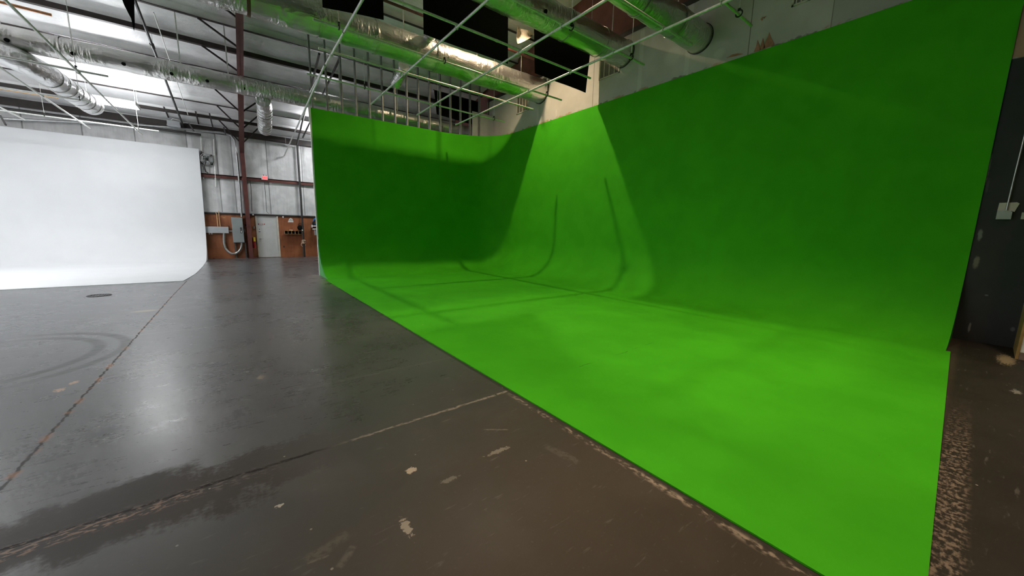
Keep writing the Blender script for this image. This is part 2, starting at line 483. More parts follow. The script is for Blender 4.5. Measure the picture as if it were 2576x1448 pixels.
# back wall: blanket insulation over girts, plywood dado
wb = MB()
nx, nz = 90, 8
vs = []; fs = []
for i in range(nx+1):
    for j in range(nz+1):
        x = XL+(XR-XL)*i/nx; z = 2.13+(6.5-2.13)*j/nz
        bulge = .03*math.sin((z-2.15)/1.8*PI)**2+.025*noise.noise(Vector((x*1.3, z*.6, 3)))
        vs.append((x, YB-bulge, z))
for i in range(nx):
    for j in range(nz):
        a = i*(nz+1)+j; fs.append((a, a+nz+1, a+nz+2, a+1))
wb.add(vs, fs); wb.sm = True
wb.box((XL, YB+.04, 0), (XR, YB+.12, 6.9))
back = struct('wall_back', wb, MAT['wall_ins'])
D0, D1 = 0.855, 1.83                        # opening for the door
p = MB().box((XL, YB-.02, 0), (D0, YB+.04, 2.12)); p.box((D1, YB-.02, 0), (XR, YB+.04, 2.12))
tag(build('plywood_panel', p, MAT['ply'], back), 'stained plywood dado')
p = MB().box((XL, YB-.06, 2.12), (XR, YB+.04, 2.2)); build('dado_rail', p, MAT['steel_dark'], back)
p = MB().box((XL, YB-.05, 2.2), (XR, YB-.02, 2.235)); build('conduit_rail', p, MAT['light_grey'], back)
p = MB().box((XL, YB-.14, 3.93), (XR, YB, 3.97)); p.box((XL, YB-.14, 3.80), (XR, YB-.12, 3.97))
p.box((XL, YB-.02, 3.84), (XR, YB+.02, 3.97))
tag(build('girt', p, MAT['steel_red'], back), 'red primed wall girt')
p = MB().box((XL, YB-.22, 5.80), (XR, YB-.12, 5.93)); p.box((XL, YB-.06, 5.93), (XR, YB, 6.1))
build('eave_strut', p, MAT['steel_dark'], back)
p = MB()
for xx in (3.0,):
    p.box((D0-.35, YB-.03, 0), (D0-.33, YB-.02, .01))

# right wall: drywall over the painted stage, dark entry corner, red steel above
wr = MB().box((XR, YR, 0), (XR+.14, 14.3, 7.22)); wall_r = struct('wall_right', wr, MAT['wall_r'])
p = MB().box((XR+.04, YR, 7.22), (XR+.10, YB, 12.6)); p.box((XR+.04, 14.3, 0), (XR+.1, YB, 7.22))
build('upper_wall', p, MAT['wood_red'], wall_r)
p = MB().box((XR-.02, YR, 7.18), (XR+.14, 14.3, 7.3)); build('top_plate', p, MAT['steel_dark'], wall_r)
p = MB().box((XR-.05, 14.25, 0), (XR+.14, 14.36, 7.2)); build('corner_post', p, MAT['base_brown'], wall_r)
# torn drywall paper just above the green paint
p = MB()
def tri(pts):
    q = [at(a, b, 'X', XR-.006) for a, b in pts]; p.prism(q, (.012, 0, 0))
tri(((1896, 131), (1902, 117), (1906, 100), (1910, 112), (1914, 126)))
tri(((1910, 126), (1914, 112), (1919, 95), (1922, 108), (1926, 122)))
tri(((1920, 122), (1925, 105), (1932, 92), (1935, 80), (1939, 93), (1948, 110), (1945, 115)))
tri(((1913, 48), (1918, 42), (1919, 49), (1916, 52))); tri(((1919, 44), (1928, 40), (1922, 47)))
tri(((1826, 146), (1842, 137), (1856, 134), (1870, 135), (1850, 141)))
build('torn_paper', p, MAT['torn'], wall_r)

p = MB().box((XL-.1, YR, 0), (XL, YB, 12.6)); struct('wall_left', p, MAT['wall_ins'])
p = MB().box((XL, YR-.1, 0), (XR+1.5, YR, 12.6)); struct('wall_front', p, MAT['rear'])

# projecting partition beside the entry corner
pt = MB().box((8.5, -1.6, 0), (XR, -.385, 3.2)); part = struct('wall_partition', pt, MAT['white_trim'])
p = MB().box((8.49, -.40, 0), (XR, -.372, 3.2)); build('corner_trim', p, MAT['tan_paint'], part)
p = MB().box((8.475, -1.6, 0), (8.50, -.40, .10)); tag(build('base_board', p, MAT['base_brown'], part), 'brown base board')

# roof: insulation sagging between purlins
PUR = [YB-1.30*k for k in range(0, 24)]
rf = MB(); prof = []
for k in range(len(PUR)-1):
    y0, y1 = PUR[k], PUR[k+1]
    z0, z1 = zp(y0)+.03, zp(y1)+.03
    for t, dz in ((0, .0), (.02, .09), (.05, .15), (.25, .13), (.5, .10), (.75, .08), (.93, .05), (.985, .0)):
        prof.append((y0+(y1-y0)*t, z0+(z1-z0)*t+dz))
nx = 70; vs = []; fs = []
for i in range(nx+1):
    x = XL+(XR+.05-XL)*i/nx
    for (y, z) in prof:
        vs.append((x, y, z+.022*noise.noise(Vector((x*1.1, y*2.2, 1)))+.012*noise.noise(Vector((x*5, y*5, 9)))))
n = len(prof)
for i in range(nx):
    for j in range(n-1):
        a = i*n+j; fs.append((a, a+n, a+n+1, a+1))
rf.add(vs, fs); rf.sm = True
ceil = struct('ceiling', rf, MAT['roof_ins'])
for k, y in enumerate(PUR):
    z = zp(y)
    q = MB().box((XL, y-.045, z-.005), (XR+.05, y+.045, z+.012))
    if k in (1, 5):                          # bare purlins: the whole web shows
        q.box((XL, y-.05, z+.0), (XR+.05, y-.02, z+.14 if k == 5 else z+.1)); q.box((XL, y-.1, z-.02), (XR+.05, y+.03, z+.01))
    build('purlin', q, MAT['steel_dark'], ceil)
# short dark straps across the eave bays
for (a, b) in (((412, 268), (425, 298)), ((492, 280), (500, 312)), ((527, 285), (537, 327)), ((0, 290), (15, 315)), ((563, 320), (568, 340)), ((475, 310), (488, 330))):
    y1 = 21.3; y2 = 22.55
    q1 = at(*a, 'Y', y1-1.0); q2 = at(*b, 'Y', y2)
    q1.z = min(q1.z, zp(q1.y)-.02)
    build('sag_strap', MB().bar(q1, q2, .05, .015), MAT['steel_dark'], ceil)

# ------------------------------------------------------------------ steel frame: column, rafter, flange braces
XC = .55
frame = thing('steel_frame', (XC, 22.4, 0), 'dark red primed steel column and roof beam with diagonal braces left of door', 'steel frame')
q = MB().box((XC-.085, 22.30, 0), (XC+.085, 22.32, 5.1)); q.box((XC-.01, 22.32, 0), (XC+.01, 22.60, 5.1)); q.box((XC-.085, 22.60, 0), (XC+.085, 22.62, 5.9))
q.box((XC-.13, 22.22, 0), (XC+.13, 22.66, .02))
build('column', q, MAT['steel_red'], frame)
RP = [(22.35, 5.05), (17.5, 6.42), (13.0, 7.42), (8.0, 8.5), (2.0, 9.8), (-7.1, 11.75)]
q = MB()
for (ya, za), (yb, zb) in zip(RP, RP[1:]):
    q.prism([(XC-.09, ya, za), (XC+.09, ya, za), (XC+.09, yb, zb), (XC-.09, yb, zb)], (0, 0, .025))
    q.prism([(XC-.008, ya, za), (XC-.008, yb, zb), (XC-.008, yb, zp(yb)-.02), (XC-.008, ya, zp(ya)-.02)], (.016, 0, 0))
build('rafter', q, MAT['steel_red'], frame)
def rz(y):
    for (ya, za), (yb, zb) in zip(RP, RP[1:]):
        if yb <= y <= ya: return za+(zb-za)*(ya-y)/(ya-yb)
    return RP[0][1]
for k in range(1, 16):
    y = PUR[k]
    for s in (-1, 1):
        if s == 1 and k > 4: continue
        q = MB().bar((XC+s*.06, y+.02, rz(y)+.05), (XC+s*(.75 if k < 5 else .95), y, zp(y)-.01), .05, .05)
        build('flange_brace', q, MAT['steel_dark'], frame)

# ------------------------------------------------------------------ green cyclorama
GY, GX0, GR = 13.6, 2.2, 1.2
def plan():
    pts = []                                # (x, y, normal into the stage)
    for i in range(15): pts.append((GX0+(XR-.02-GR-GX0)*i/14, GY, 0, -1))
    for i in range(1, 16):
        a = PI/2*(1-i/16); pts.append((XR-.02-GR+GR*math.cos(a), GY-GR+GR*math.sin(a), -math.cos(a), -math.sin(a)))
    for i in range(25): pts.append((XR-.02, GY-GR+(.23-GY+GR)*i/24, -1, 0))
    return pts
PL = plan()
def top_z(x, y): return 5.33+.05*min(1, max(0, (x-2.2)/5))+.17*min(1, max(0, (x-7)/2.2))
def profile(x, y, nx_, ny_):
    pr = []
    zt = top_z(x, y)
    for i in range(9): pr.append((x, y, zt+(GR-zt)*i/8))
    for i in range(1, 17):
        a = PI/2*i/16
        o = GR*(1-math.cos(a)); pr.append((x+nx_*o, y+ny_*o, GR-(GR-.012)*math.sin(a)))
    return pr
cyc = thing('green_cyclorama', (5.5, 7, 0), 'huge chroma green curved studio backdrop with painted floor', 'backdrop')
w = MB(); rings = []
for (x, y, a, b) in PL:
    pr = profile(x, y, a, b)
    bk = .09 if b < -.5 else .012
    zt = top_z(x, y)
    back_ = [(x-a*bk, y-b*bk, .0), (x-a*bk, y-b*bk, zt)]
    rings.append([Vector(q) for q in pr]+[Vector((pr[-1][0], pr[-1][1], 0))]+[Vector(q) for q in back_])
w.loft(rings, True, True); w.sm = True
tag(build('curved_wall', w, MAT['green'], cyc), 'chroma green wall and curved cove')
g = MB().prism([(2.115, -.035, 0), (2.115, GY-GR, 0), (XR-.02-GR, GY-GR, 0), (XR-.02-GR, .185, 0)], (0, 0, .012))
tag(build('painted_floor', g, MAT['green'], cyc), 'chroma green painted floor')
# end board of the left wing: the cove in section, in a paler green
e = MB(); cv = [(GX0-.02, GY-GR*(1-math.cos(PI/2*i/16)), GR-(GR-.012)*math.sin(PI/2*i/16)) for i in range(17)]
e.prism(cv+[(GX0-.02, GY, 0.0)], (.022, 0, 0))
tag(build('end_board', e, MAT['green_end'], cyc), 'pale green end board of the cove')
e = MB().box((GX0-.035, GY, 0), (GX0, GY+.11, 5.33)); e.box((GX0-.05, GY+.02, 4.86), (GX0-.03, GY+.14, 5.33))
tag(build('edge_trim', e, MAT['white_trim'], cyc), 'white edge of the wing wall')
# studs of the wing wall, bare above the green
sw = thing('stud_wall', (5.5, 13.78, 0), 'open wall of galvanised metal studs rising above the green wing wall', 'stud wall')
for k in range(15):
    x = 2.28+.447*k
    q = MB().box((x-.022, 13.72, .02), (x+.022, 13.726, 7.75)); q.box((x-.022, 13.72, .02), (x-.016, 13.83, 7.75)); q.box((x-.022, 13.824, .02), (x+.022, 13.83, 7.75))
    build('stud', q, MAT['stud'], sw)
q = MB().box((2.2, 13.715, 7.72), (9.3, 13.835, 7.79)); build('top_track', q, MAT['stud'], sw)
q = MB().box((2.2, 13.715, 0), (9.3, 13.835, .03)); build('bottom_track', q, MAT['stud'], sw)
q = MB().box((8.25, 13.84, 4.6), (9.3, 13.86, 6.5)); tag(build('drywall_sheet', q, MAT['light_grey'], sw), 'pale grey drywall sheet behind the studs')

# ------------------------------------------------------------------ white cyclorama
wc = thing('white_cyclorama', (-4, 18, 0), 'white curved studio backdrop with white floor at left', 'backdrop')
WY, WR, WH = 22.35, 1.55, 5.0
pr = [(WY, WH-(WH-WR)*i/6) for i in range(7)]+[(WY-WR*(1-math.cos(PI/2*i/16)), WR-(WR-.01)*math.sin(PI/2*i/16)) for i in range(1, 17)]
def xe(z): return -1.13+.018*z
w = MB(); rings = []
for t in (0, 1):
    rings.append([Vector(((xe(z) if t else XL+.05), y, z)) for (y, z) in pr]+[Vector((xe(0) if t else XL+.05, pr[-1][0], 0)), Vector((xe(0) if t else XL+.05, WY+.1, 0)), Vector((xe(WH) if t else XL+.05, WY+.1, WH))])
w.loft(rings, True, True); w.sm = True
tag(build('curved_wall', w, MAT['white_paint'], wc), 'white wall and curved cove')
edge = [(-1.13, WY-WR), (-1.11, 18.3), (-1.15, 15.8), (-1.25, 14.4), (-1.30, 13.86)]
g = MB().prism([(XL+.05, 13.90, 0), (XL+.05, WY-WR, 0)]+[(x, y, 0) for x, y in edge], (0, 0, .01))
tag(build('painted_floor', g, MAT['white_paint'], wc), 'white painted floor')

# ------------------------------------------------------------------ ducts
def wob(p, amp, seed):
    return amp*(noise.noise(Vector((p.x*1.3+seed, p.y*1.3, p.z*1.3)))+.45*noise.noise(Vector((p.x*4.5+seed, p.y*2.2, p.z*2.2)))+.10*noise.noise(Vector((p.x*11+seed, p.y*5, p.z*5))))
def duct_shell(pts, r, seed, amp=.02, seg=.07, n=48, taper=None, caps=True):
    P = [Vector(p) for p in pts]; dense = []
    for a, b in zip(P, P[1:]):
        k = max(1, int((b-a).length/seg)); dense += [a+(b-a)*i/k for i in range(k)]
    dense.append(P[-1])
    mb = MB(); rings = []; up = None
    for k, p in enumerate(dense):
        d = (dense[min(k+1, len(dense)-1)]-dense[max(k-1, 0)]).normalized()
        if up is None: up = Vector((0, 0, 1)) if abs(d.z) < .9 else Vector((0, 1, 0))
        x = d.cross(up).normalized(); y = x.cross(d).normalized(); up = y
        rr = r*(taper(k/(len(dense)-1)) if taper else 1); ring = []
        for i in range(n):
            dr = x*math.cos(2*PI*i/n)+y*math.sin(2*PI*i/n)
            q = p+dr*rr; ring.append(p+dr*(rr+wob(q, amp, seed)))
        rings.append(ring)
    mb.loft(rings, True, caps); mb.sm = True
    return mb
def band(c, axis, r, w, t=.006, n=40):
    mb = MB(); ax = Vector(axis).normalized(); c = Vector(c)
    u = ax.orthogonal().normalized(); v = ax.cross(u); rings = []
    for s_, rr in ((-w/2, r), (-w/2, r+t), (w/2, r+t), (w/2, r)):
        rings.append([c+ax*s_+(u*math.cos(2*PI*i/n)+v*math.sin(2*PI*i/n))*rr for i in range(n)])
    rings.append(rings[0]); mb.loft(rings, True, False); mb.sm = True
    return mb
def strap_rod(parent, x, y, z, r, mat='galv'):
    q = MB().bar((x, y, z+r*.9), (x, y, zp(y)+.05), .03, .008); build('hanger_strap', q, MAT[mat], parent)

def duct_x(name, label, x0, x1, y, z, r, seed, bands, straps, holes=(), collar=True, foil='foil', hang_a=-150):
    t = thing(name, ((x0+x1)/2, y, z-r), label, 'duct', 'foil wrapped supply ducts')
    build('duct_shell', duct_shell([(x0, y, z), (x1, y, z)], r, seed), MAT[foil], t)
    for b, mt in bands: build('tape_band', band((b, y, z), (1, 0, 0), r+.012, .07), MAT[mt], t)
    for s in straps: strap_rod(t, s, y, z, r)
    for h in holes:
        a = math.radians(hang_a); d = Vector((0, math.cos(a), math.sin(a)))
        q = MB(); c = Vector((h, y, z))+d*(r-.02)
        q.lathe(c, d, [(0, .042), (.03, .045), (.034, .03), (.0341, .0)], 16); build('nozzle_hole', q, MAT['black_cloth'], t)
    if collar:
        build('end_collar', band((x1-.012, y, z), (1, 0, 0), r+.008, .02, .014), MAT['dark_pipe'], t)
    return t
dA = duct_x('supply_duct', 'big foil duct over the green stage, lit gold on top', -7, XR, 10.8, 6.68, .395, 3,
            [(.62, 'tape_brown'), (2.05, 'tape'), (3.4, 'tape'), (5.1, 'tape'), (7.2, 'tape')], (-2.5, 2.0, 4.2, 6.6, 8.4))
dB = duct_x('supply_duct', 'middle foil duct over the green stage reflecting green, with two punched holes', -7, XR, 7.22, 6.72, .345, 13,
            [(3.2, 'tape'), (5.2, 'tape'), (7.0, 'tape'), (8.3, 'tape')], (3, 6.2, 8.8), (6.05, 6.9), True, 'foil', 205)
dC = duct_x('supply_duct', 'foil duct at top right joining the drywall under the red steel', -7, XR, 5.0, 6.30, .31, 23,
            [(4.5, 'tape'), (6.9, 'tape'), (8.2, 'tape')], (5.5, 8.3))
dD = duct_x('supply_duct', 'long foil duct crossing behind the stud wall and over the white stage', -12, XR-.1, 15.0, 5.97, .255, 33,
            [(-3.2, 'tape'), (-1.2, 'tape'), (.52, 'tape'), (1.25, 'tape'), (2.1, 'tape'), (4.0, 'tape'), (6.2, 'tape')], (-4.1, -.9, .2, 3.4, 5.5),
            (-3.98, -2.95, -2.05, -1.1, -.32, .55), False, 'foil', 212)
for (px, py, o) in ():
    pass
# the flexible drops
def flex(name, label, pts, r, seed, taper, rings_n):
    t = thing(name, pts[-1], label, 'duct', 'flexible duct drops')
    build('flex_shell', duct_shell(pts, r, seed, .012, .06, 36, taper), MAT['foil_white'], t)
    P = [Vector(p) for p in pts]
    a, b = P[-2], P[-1]
    for k in range(rings_n):
        f = (k+.5)/rings_n; c = a+(b-a)*f; rr = r*(taper(.35+.65*f) if taper else 1)
        d = (b-a).normalized(); mb = MB().ring(c, d+Vector((.12, .1, 0)), rr+.006, .008, 28, 6)
        build('wire_ring', mb, MAT['tape'], t)
    return t
flex('flexible_duct', 'thick silver flexible duct slanting down from the long duct above the white stage',
     [(-4.35, 14.95, 5.68), (-3.85, 14.95, 5.46), (-3.66, 15.6, 5.42), (-3.36, 18.1, 5.30)], .27, 43, None, 7)
flex('flexible_duct', 'silver flexible duct dropping from the long duct right of the red column',
     [(1.05, 15.1, 5.68), (1.12, 15.5, 5.60), (1.22, 17.6, 5.28)], .22, 53, None, 9)
flex('flexible_duct', 'short silver flexible elbow poking out below the big gold lit duct',
     [(4.92, 12.7, 6.98), (4.95, 13.05, 6.85), (4.85, 13.4, 6.58)], .18, 63, None, 3)
flex('flexible_duct', 'short silver flexible stub between the black cloths and the big duct',
     [(5.0, 9.2, 7.25), (5.0, 9.5, 7.15), (4.75, 10.5, 6.95)], .14, 73, None, 3)

# ------------------------------------------------------------------ pipe grids
def clampring(c, axis): return MB().ring(c, axis, .032, .009, 14, 6).box((c[0]-.012, c[1]-.012, c[2]+.03), (c[0]+.012, c[1]+.012, c[2]+.06))
def hanger(parent, c, axis, open_=True):
    q = MB()
    u = Vector(axis)
    q.ring((c[0], c[1], c[2]+.02), u, .055 if open_ else .034, .011, 18, 6)
    q.box((c[0]-.02, c[1]-.02, c[2]+.07), (c[0]+.02, c[1]+.02, c[2]+.10))
    h = build('hanger_clamp', q, MAT['black_metal'], parent)
    q = MB().tube([(c[0], c[1], c[2]+.08), (c[0], c[1], zp(c[1])+.05)], .006, 6); build('hanger_rod', q, MAT['galv'], h)
def pipe(label, a, b, group, hangs=(), clamps=(), r=.024, open_=True, mat='galv', name='grid_pipe', cat='pipe'):
    a, b = Vector(a), Vector(b)
    t = thing(name, (a+b)/2, label, cat, group)
    L = (b-a); n = max(2, int(L.length/1.0))
    q = MB().tube([a+L*i/n for i in range(n+1)], r, 14)
    build('tube', q, MAT[mat], t)
    ax = L.normalized()
    if L.length > 6:
        build('coupling', band(a+L*.52, ax, r, .05, .004, 16), MAT[mat], t)
    for h in hangs:
        c = a+L*((h-a[0])/L[0] if abs(L[0]) > abs(L[1]) else (h-a[1])/L[1]); hanger(t, c, ax, open_)
    for h in clamps:
        c = a+L*((h-a[0])/L[0] if abs(L[0]) > abs(L[1]) else (h-a[1])/L[1]); build('pipe_clamp', clampring(c, ax), MAT[mat], t)
    return t
ZP, ZQ = 5.475, 5.53
G1 = 'lighting grid pipes over the green stage'
PX = (2.05, 3.73, 5.28, 6.86)
QY = (11.36, 9.65, 8.45, 6.86, 5.55, 4.4, 3.34)
lp = ('lengthwise grid pipe nearest the open side of the green stage', 'second lengthwise grid pipe from the open side of the green stage',
      'third lengthwise grid pipe from the open side, passing in front of the middle duct', 'lengthwise grid pipe nearest the tall green wall, lit pale')
for x, l, ye in zip(PX, lp, (12.6, 12.5, 12.55, 12.7)):
    pipe(l, (x, -1.5, ZP), (x, ye, ZP), G1, (), [y for y in QY])
lq = ('crosswise grid pipe closest to the bare studs, hung on rods', 'plain crosswise grid pipe between the studs and the big duct',
      'crosswise grid pipe running along the front of the big gold lit duct', 'crosswise grid pipe passing in front of the black cloths',
      'crosswise grid pipe running below the middle duct with two black hooks', 'crosswise grid pipe in front of the duct nearest the camera',
      'short looking crosswise grid pipe at top right, ending before the brown torn patch')
hq = ((3.24, 5.49, 7.66), (), (1.96, 4.27, 7.54), (), (5.54, 7.47), (), (7.53,))
for y, l, h, x0, x1 in zip(QY, lq, hq, (1.79, 1.79, 1.5, 1.5, 1.5, 1.5, 1.5), (8.12, 8.03, 8.14, 7.6, 7.97, 7.92, 8.08)):
    pipe(l, (x0, y, ZQ), (x1, y, ZQ), G1, h)
G2 = 'lighting grid pipes over the white stage'
Z5 = 5.0
pipe('grid pipe over the white stage running furthest right towards the back wall', (-2.58, 2, Z5), (-2.60, 20.47, Z5), G2, (), (19.52, 13.2))
pipe('middle of the pipes running back over the white stage', (-3.92, 2, Z5), (-3.95, 20.48, Z5), G2, (), (19.52, 16.3))
pipe('leftmost short looking pipe end above the white stage', (-5.41, 2, Z5), (-5.41, 20.4, Z5), G2, (), (19.52,))
pipe('pale crosswise pipe just in front of the white backdrop top', (-11, 19.5, Z5+.05), (-2.0, 19.52, Z5+.05), G2, (-4.74, -2.54), (), .024, False)
pipe('bright crosswise pipe end below the long foil duct at left', (-11, 13.1, Z5+.05), (-2.13, 13.28, Z5+.05), G2, (-2.63,), (), .024, False)
pipe('crosswise pipe passing under the thick flexible duct', (-11, 16.28, Z5+.05), (-3.03, 16.32, Z5+.05), G2, (-3.25,), (), .024, False)
t = pipe('slim steel pipe reaching back to a dented spot on the pale insulated wall', (1.83, 9.3, 5.08), (2.30, 22.62, 5.18), G2, (), ())
q = MB().tube([(2.37, 22.2, 5.17), (2.37, 22.2, 6.0)], .006, 6); build('hanger_rod', q, MAT['galv'], t)

# small pipes under the roof
pipe('bare copper pipe end at the top left corner', (-6.5, 12.7, 6.0), (-2.80, 12.92, 6.0), None, (), (), .03, True, 'copper', 'copper_pipe')
pipe('long tan batten lying along the back eave above the white stage', (-11, 20.7, 6.0), (-4.70, 20.95, 6.0), None, (), (), .04, True, 'tan_pipe', 'wood_batten', 'batten')
pipe('thin brown conduit running above the big gold lit duct', (-3, 10.5, 7.5), (9.3, 10.5, 7.5), None, (), (), .035, True, 'steel_red', 'roof_conduit', 'conduit')
def dark(label, a, b, hangs=(), r=.035, mat='dark_pipe', name='sprinkler_pipe'):
    a, b = Vector(a), Vector(b); t = thing(name, (a+b)/2, label, 'pipe', 'dark pipes under the roof')
    n = 6; q = MB().tube([a+(b-a)*i/n for i in range(n+1)], r, 10); build('tube', q, MAT[mat], t)
    build('coupling', MB().tube([a+(b-a)*.6, a+(b-a)*.62], r*1.5, 10), MAT[mat], t)
    for f in hangs:
        c = a+(b-a)*f; build('hanger_rod', MB().tube([c, (c.x, c.y, zp(c.y)+.1)], .006, 6), MAT['galv'], t)
    return t
dark('dark iron pipe climbing the roof left of the red column', (-1.47, 22.5, 5.86), (-1.64, 12.2, 7.62), (.3, .6))
dark('thin wire run beside the dark iron pipe at left', (-1.2, 21.0, 6.12), (-1.3, 14.5, 7.22), (), .012, 'galv', 'roof_wire')
dark('dark iron pipe climbing the roof just left of the studs', (2.85, 22.2, 5.75), (2.6, 13.95, 7.12), (.25, .5))
dark('second dark iron pipe seen through the first studs', (3.05, 21.5, 6.0), (3.22, 13.95, 7.18), (.5,))
# back eave conduit and box
q = MB(); pts = [at(0, 298, 'Y', 22.42), at(330, 313, 'Y', 22.42), at(420, 320, 'Y', 22.42), at(560, 334, 'Y', 22.42), at(580, 340, 'Y', 22.46), at(590, 352, 'Y', 22.5), at(593, 372, 'Y', 22.52), at(597, 405, 'Y', 22.52), at(603, 470, 'Y', 22.52), at(608, 545, 'Y', 22.52)]
q.tube(pts, .045, 12)
t = build('wall_conduit', q, MAT['conduit']); tag(t, 'shiny steel conduit along the back eave bending down to the grey disconnect box', 'conduit')
bx = thing('junction_box', at(438, 325, 'Y', 22.2), 'pale grey metal box under the back eave above the white backdrop', 'electrical box')
a, b = at(420, 303, 'Y', 22.2), at(455, 322, 'Y', 22.2)
build('box_body', MB().rbox((a.x, 22.02, b.z), (b.x, 22.28, a.z), .015), MAT['light_grey'], bx)
build('box_cover', MB().rbox((a.x-.01, 22.005, b.z-.01), (b.x+.01, 22.022, a.z-.16), .004), MAT['light_grey'], bx)
q = MB().tube([(a.x+.55, 22.15, a.z-.02), (a.x+.5, 22.1, a.z+.06), (a.x+.2, 22.05, a.z+.08), (a.x+.1, 22.1, a.z-.02)], .014, 8); build('cable', q, MAT['galv'], bx)
pipe('dark twin conduit under the eave behind the white backdrop', (-11, 22.3, 5.62), (-.9, 22.3, 5.62), None, (), (), .05, True, 'dark_pipe', 'eave_pipe')

# ------------------------------------------------------------------ black cloths
FY = 8.24
def cloth(label, pts_top, pts_bot, seed, y=FY):
    """hanging duvetyne: rows of points from left to right"""
    nxx, nzz = 24, 14; vs = []; fs = []
    for j in range(nzz+1):
        for i in range(nxx+1):
            u, v = i/nxx, j/nzz
            tl, tr = pts_top; bl, br = pts_bot
            x = (tl[0]*(1-u)+tr[0]*u)*(1-v)+(bl[0]*(1-u)+br[0]*u)*v
            z = (tl[1]*(1-u)+tr[1]*u)*(1-v)+(bl[1]*(1-u)+br[1]*u)*v
            yy = y+.025*noise.noise(Vector((x*2.2+seed, z*.6, 0)))*(.4+v)
            vs.append((x, yy, z))
    n = nxx+1
    for j in range(nzz):
        for i in range(nxx): fs.append((j*n+i, j*n+i+1, (j+1)*n+i+1, (j+1)*n+i))
    # give the cloth its thickness
    N = len(vs); vs2 = [(x, yy+.008, z) for x, yy, z in vs]
    fs2 = [tuple(q+N for q in reversed(f)) for f in fs]
    rim = [i for i in range(n)]+[j*n+nxx for j in range(1, nzz+1)]+[nzz*n+i for i in range(nxx-1, -1, -1)]+[j*n for j in range(nzz-1, 0, -1)]
    side = [(rim[k], rim[(k+1) % len(rim)], rim[(k+1) % len(rim)]+N, rim[k]+N) for k in range(len(rim))]
    mb = MB().add(vs+vs2, fs+fs2+side); mb.sm = True
    t = thing('black_cloth', ((pts_bot[0][0]+pts_bot[1][0])/2, y, pts_bot[0][1]), label, 'cloth', 'black cloths hung as light flags')
    build('fabric', mb, MAT['black_cloth'], t)
    q = MB().tube([(pts_top[0][0]-.05, y, pts_top[0][1]+.01), (pts_top[1][0]+.05, y, pts_top[1][1]+.01)], .012, 8); build('batten', q, MAT['dark_pipe'], t)
    for e in (0, 1):
        x, z = pts_top[e]; build('tie_wire', MB().tube([(x, y, z), (x, y, zp(y)-.0)], .005, 6), MAT['galv'], t)
    return t
cloth('black cloth at the top edge, first and smallest over the big duct', ((1.64, 7.0), (2.79, 7.0)), ((1.64, 5.70), (2.79, 5.87)), 1)
cloth('large black cloth hung above the big duct, half behind the middle duct', ((3.66, 7.08), (5.95, 7.08)), ((3.66, 5.87), (5.97, 5.88)), 5)
cloth('black cloth hung against the drywall beside the end of the middle duct', ((6.78, 7.45), (9.06, 7.02)), ((6.9, 5.9), (8.96, 5.87)), 9)
cloth('dark cloth hung behind the studs under the big duct', ((6.9, 7.2), (9.0, 7.2)), ((7.0, 6.3), (9.0, 6.2)), 14, 14.6)
# ragged black pennant, top left
q = MB(); P12 = [at(x, y, 'Y', 12.0) for x, y in ((303, -12), (338, -12), (338, 30), (339, 60), (337, 78), (333, 62), (330, 47), (321, 30), (312, 12))]
q.prism(P12, (0, .01, 0)); t = build('black_rag', q, MAT['black_cloth']); tag(t, 'ragged pointed strip of black cloth hanging at top left', 'cloth')
# torn insulation curl beyond the middle duct
c = thing('insulation_flap', at(1320, 90, 'Y', 9.95), 'curled flap of pale ribbed insulation hanging behind the middle duct', 'insulation')
rings = []
for i in range(15):
    a = i/14; ring = []
    for j in range(9):
        v = j/8
        p_ = at(1304+40*a-5*v*(1-a), 66+20*a+46*v*(1-a)**.8, 'Y', 9.95)
        ring.append(Vector((p_.x, 9.95+.10*math.sin(v*2.6)-.12*v*(1-a)+.05*math.sin(a*7), p_.z)))
    rings.append(ring)
mb = MB().loft(rings, False, False); N = len(mb.v)
mb.add([p+Vector((0, .012, .012)) for p in mb.v[:N]], [tuple(reversed(f)) for f in mb.f[:]]); mb.sm = True
build('ribbed_sheet', mb, MAT['kraft'], c)

# ------------------------------------------------------------------ registers on the drywall
def register(label, corners):
    P = [at(x, y, 'X', XR) for x, y in corners]
    ys = [p.y for p in P]; zs = [p.z for p in P]
    y0, y1, z0, z1 = min(ys), max(ys), min(zs), max(zs)
    t = thing('wall_vent', (XR, (y0+y1)/2, z0), label, 'vent', 'air registers in the drywall')
    q = MB(); w = .035
    for a, b in (((y0, z0), (y1, z0+w)), ((y0, z1-w), (y1, z1)), ((y0, z0), (y0+w, z1)), ((y1-w, z0), (y1, z1))):
        q.box((XR-.025, a[0], a[1]), (XR, b[0], b[1]))
    build('vent_frame', q, MAT['frame'], t)
    build('opening_shade_plate', MB().box((XR-.004, y0+w, z0+w), (XR-.001, y1-w, z1-w)), simple('vent_shadow_paint', (.16, .15, .12), .7), t)  # solid dark plate, painted as the shade inside the vent
    n = 4
    for k in range(1, n):
        yy = y0+(y1-y0)*k/n; build('slat', MB().box((XR-.022, yy-.011, z0+w), (XR-.004, yy+.011, z1-w)), MAT['frame'], t)
register('white register in the drywall just under the end of the big duct', ((1301, 244), (1301, 288), (1330, 274), (1330, 238)))
register('white register in the drywall under the end of the middle duct', ((1510, 150), (1510, 202), (1559, 180), (1559, 130)))
register('white register at the top edge right of the torn brown patch', ((1992, 15), (2040, 0), (2040, -50)))

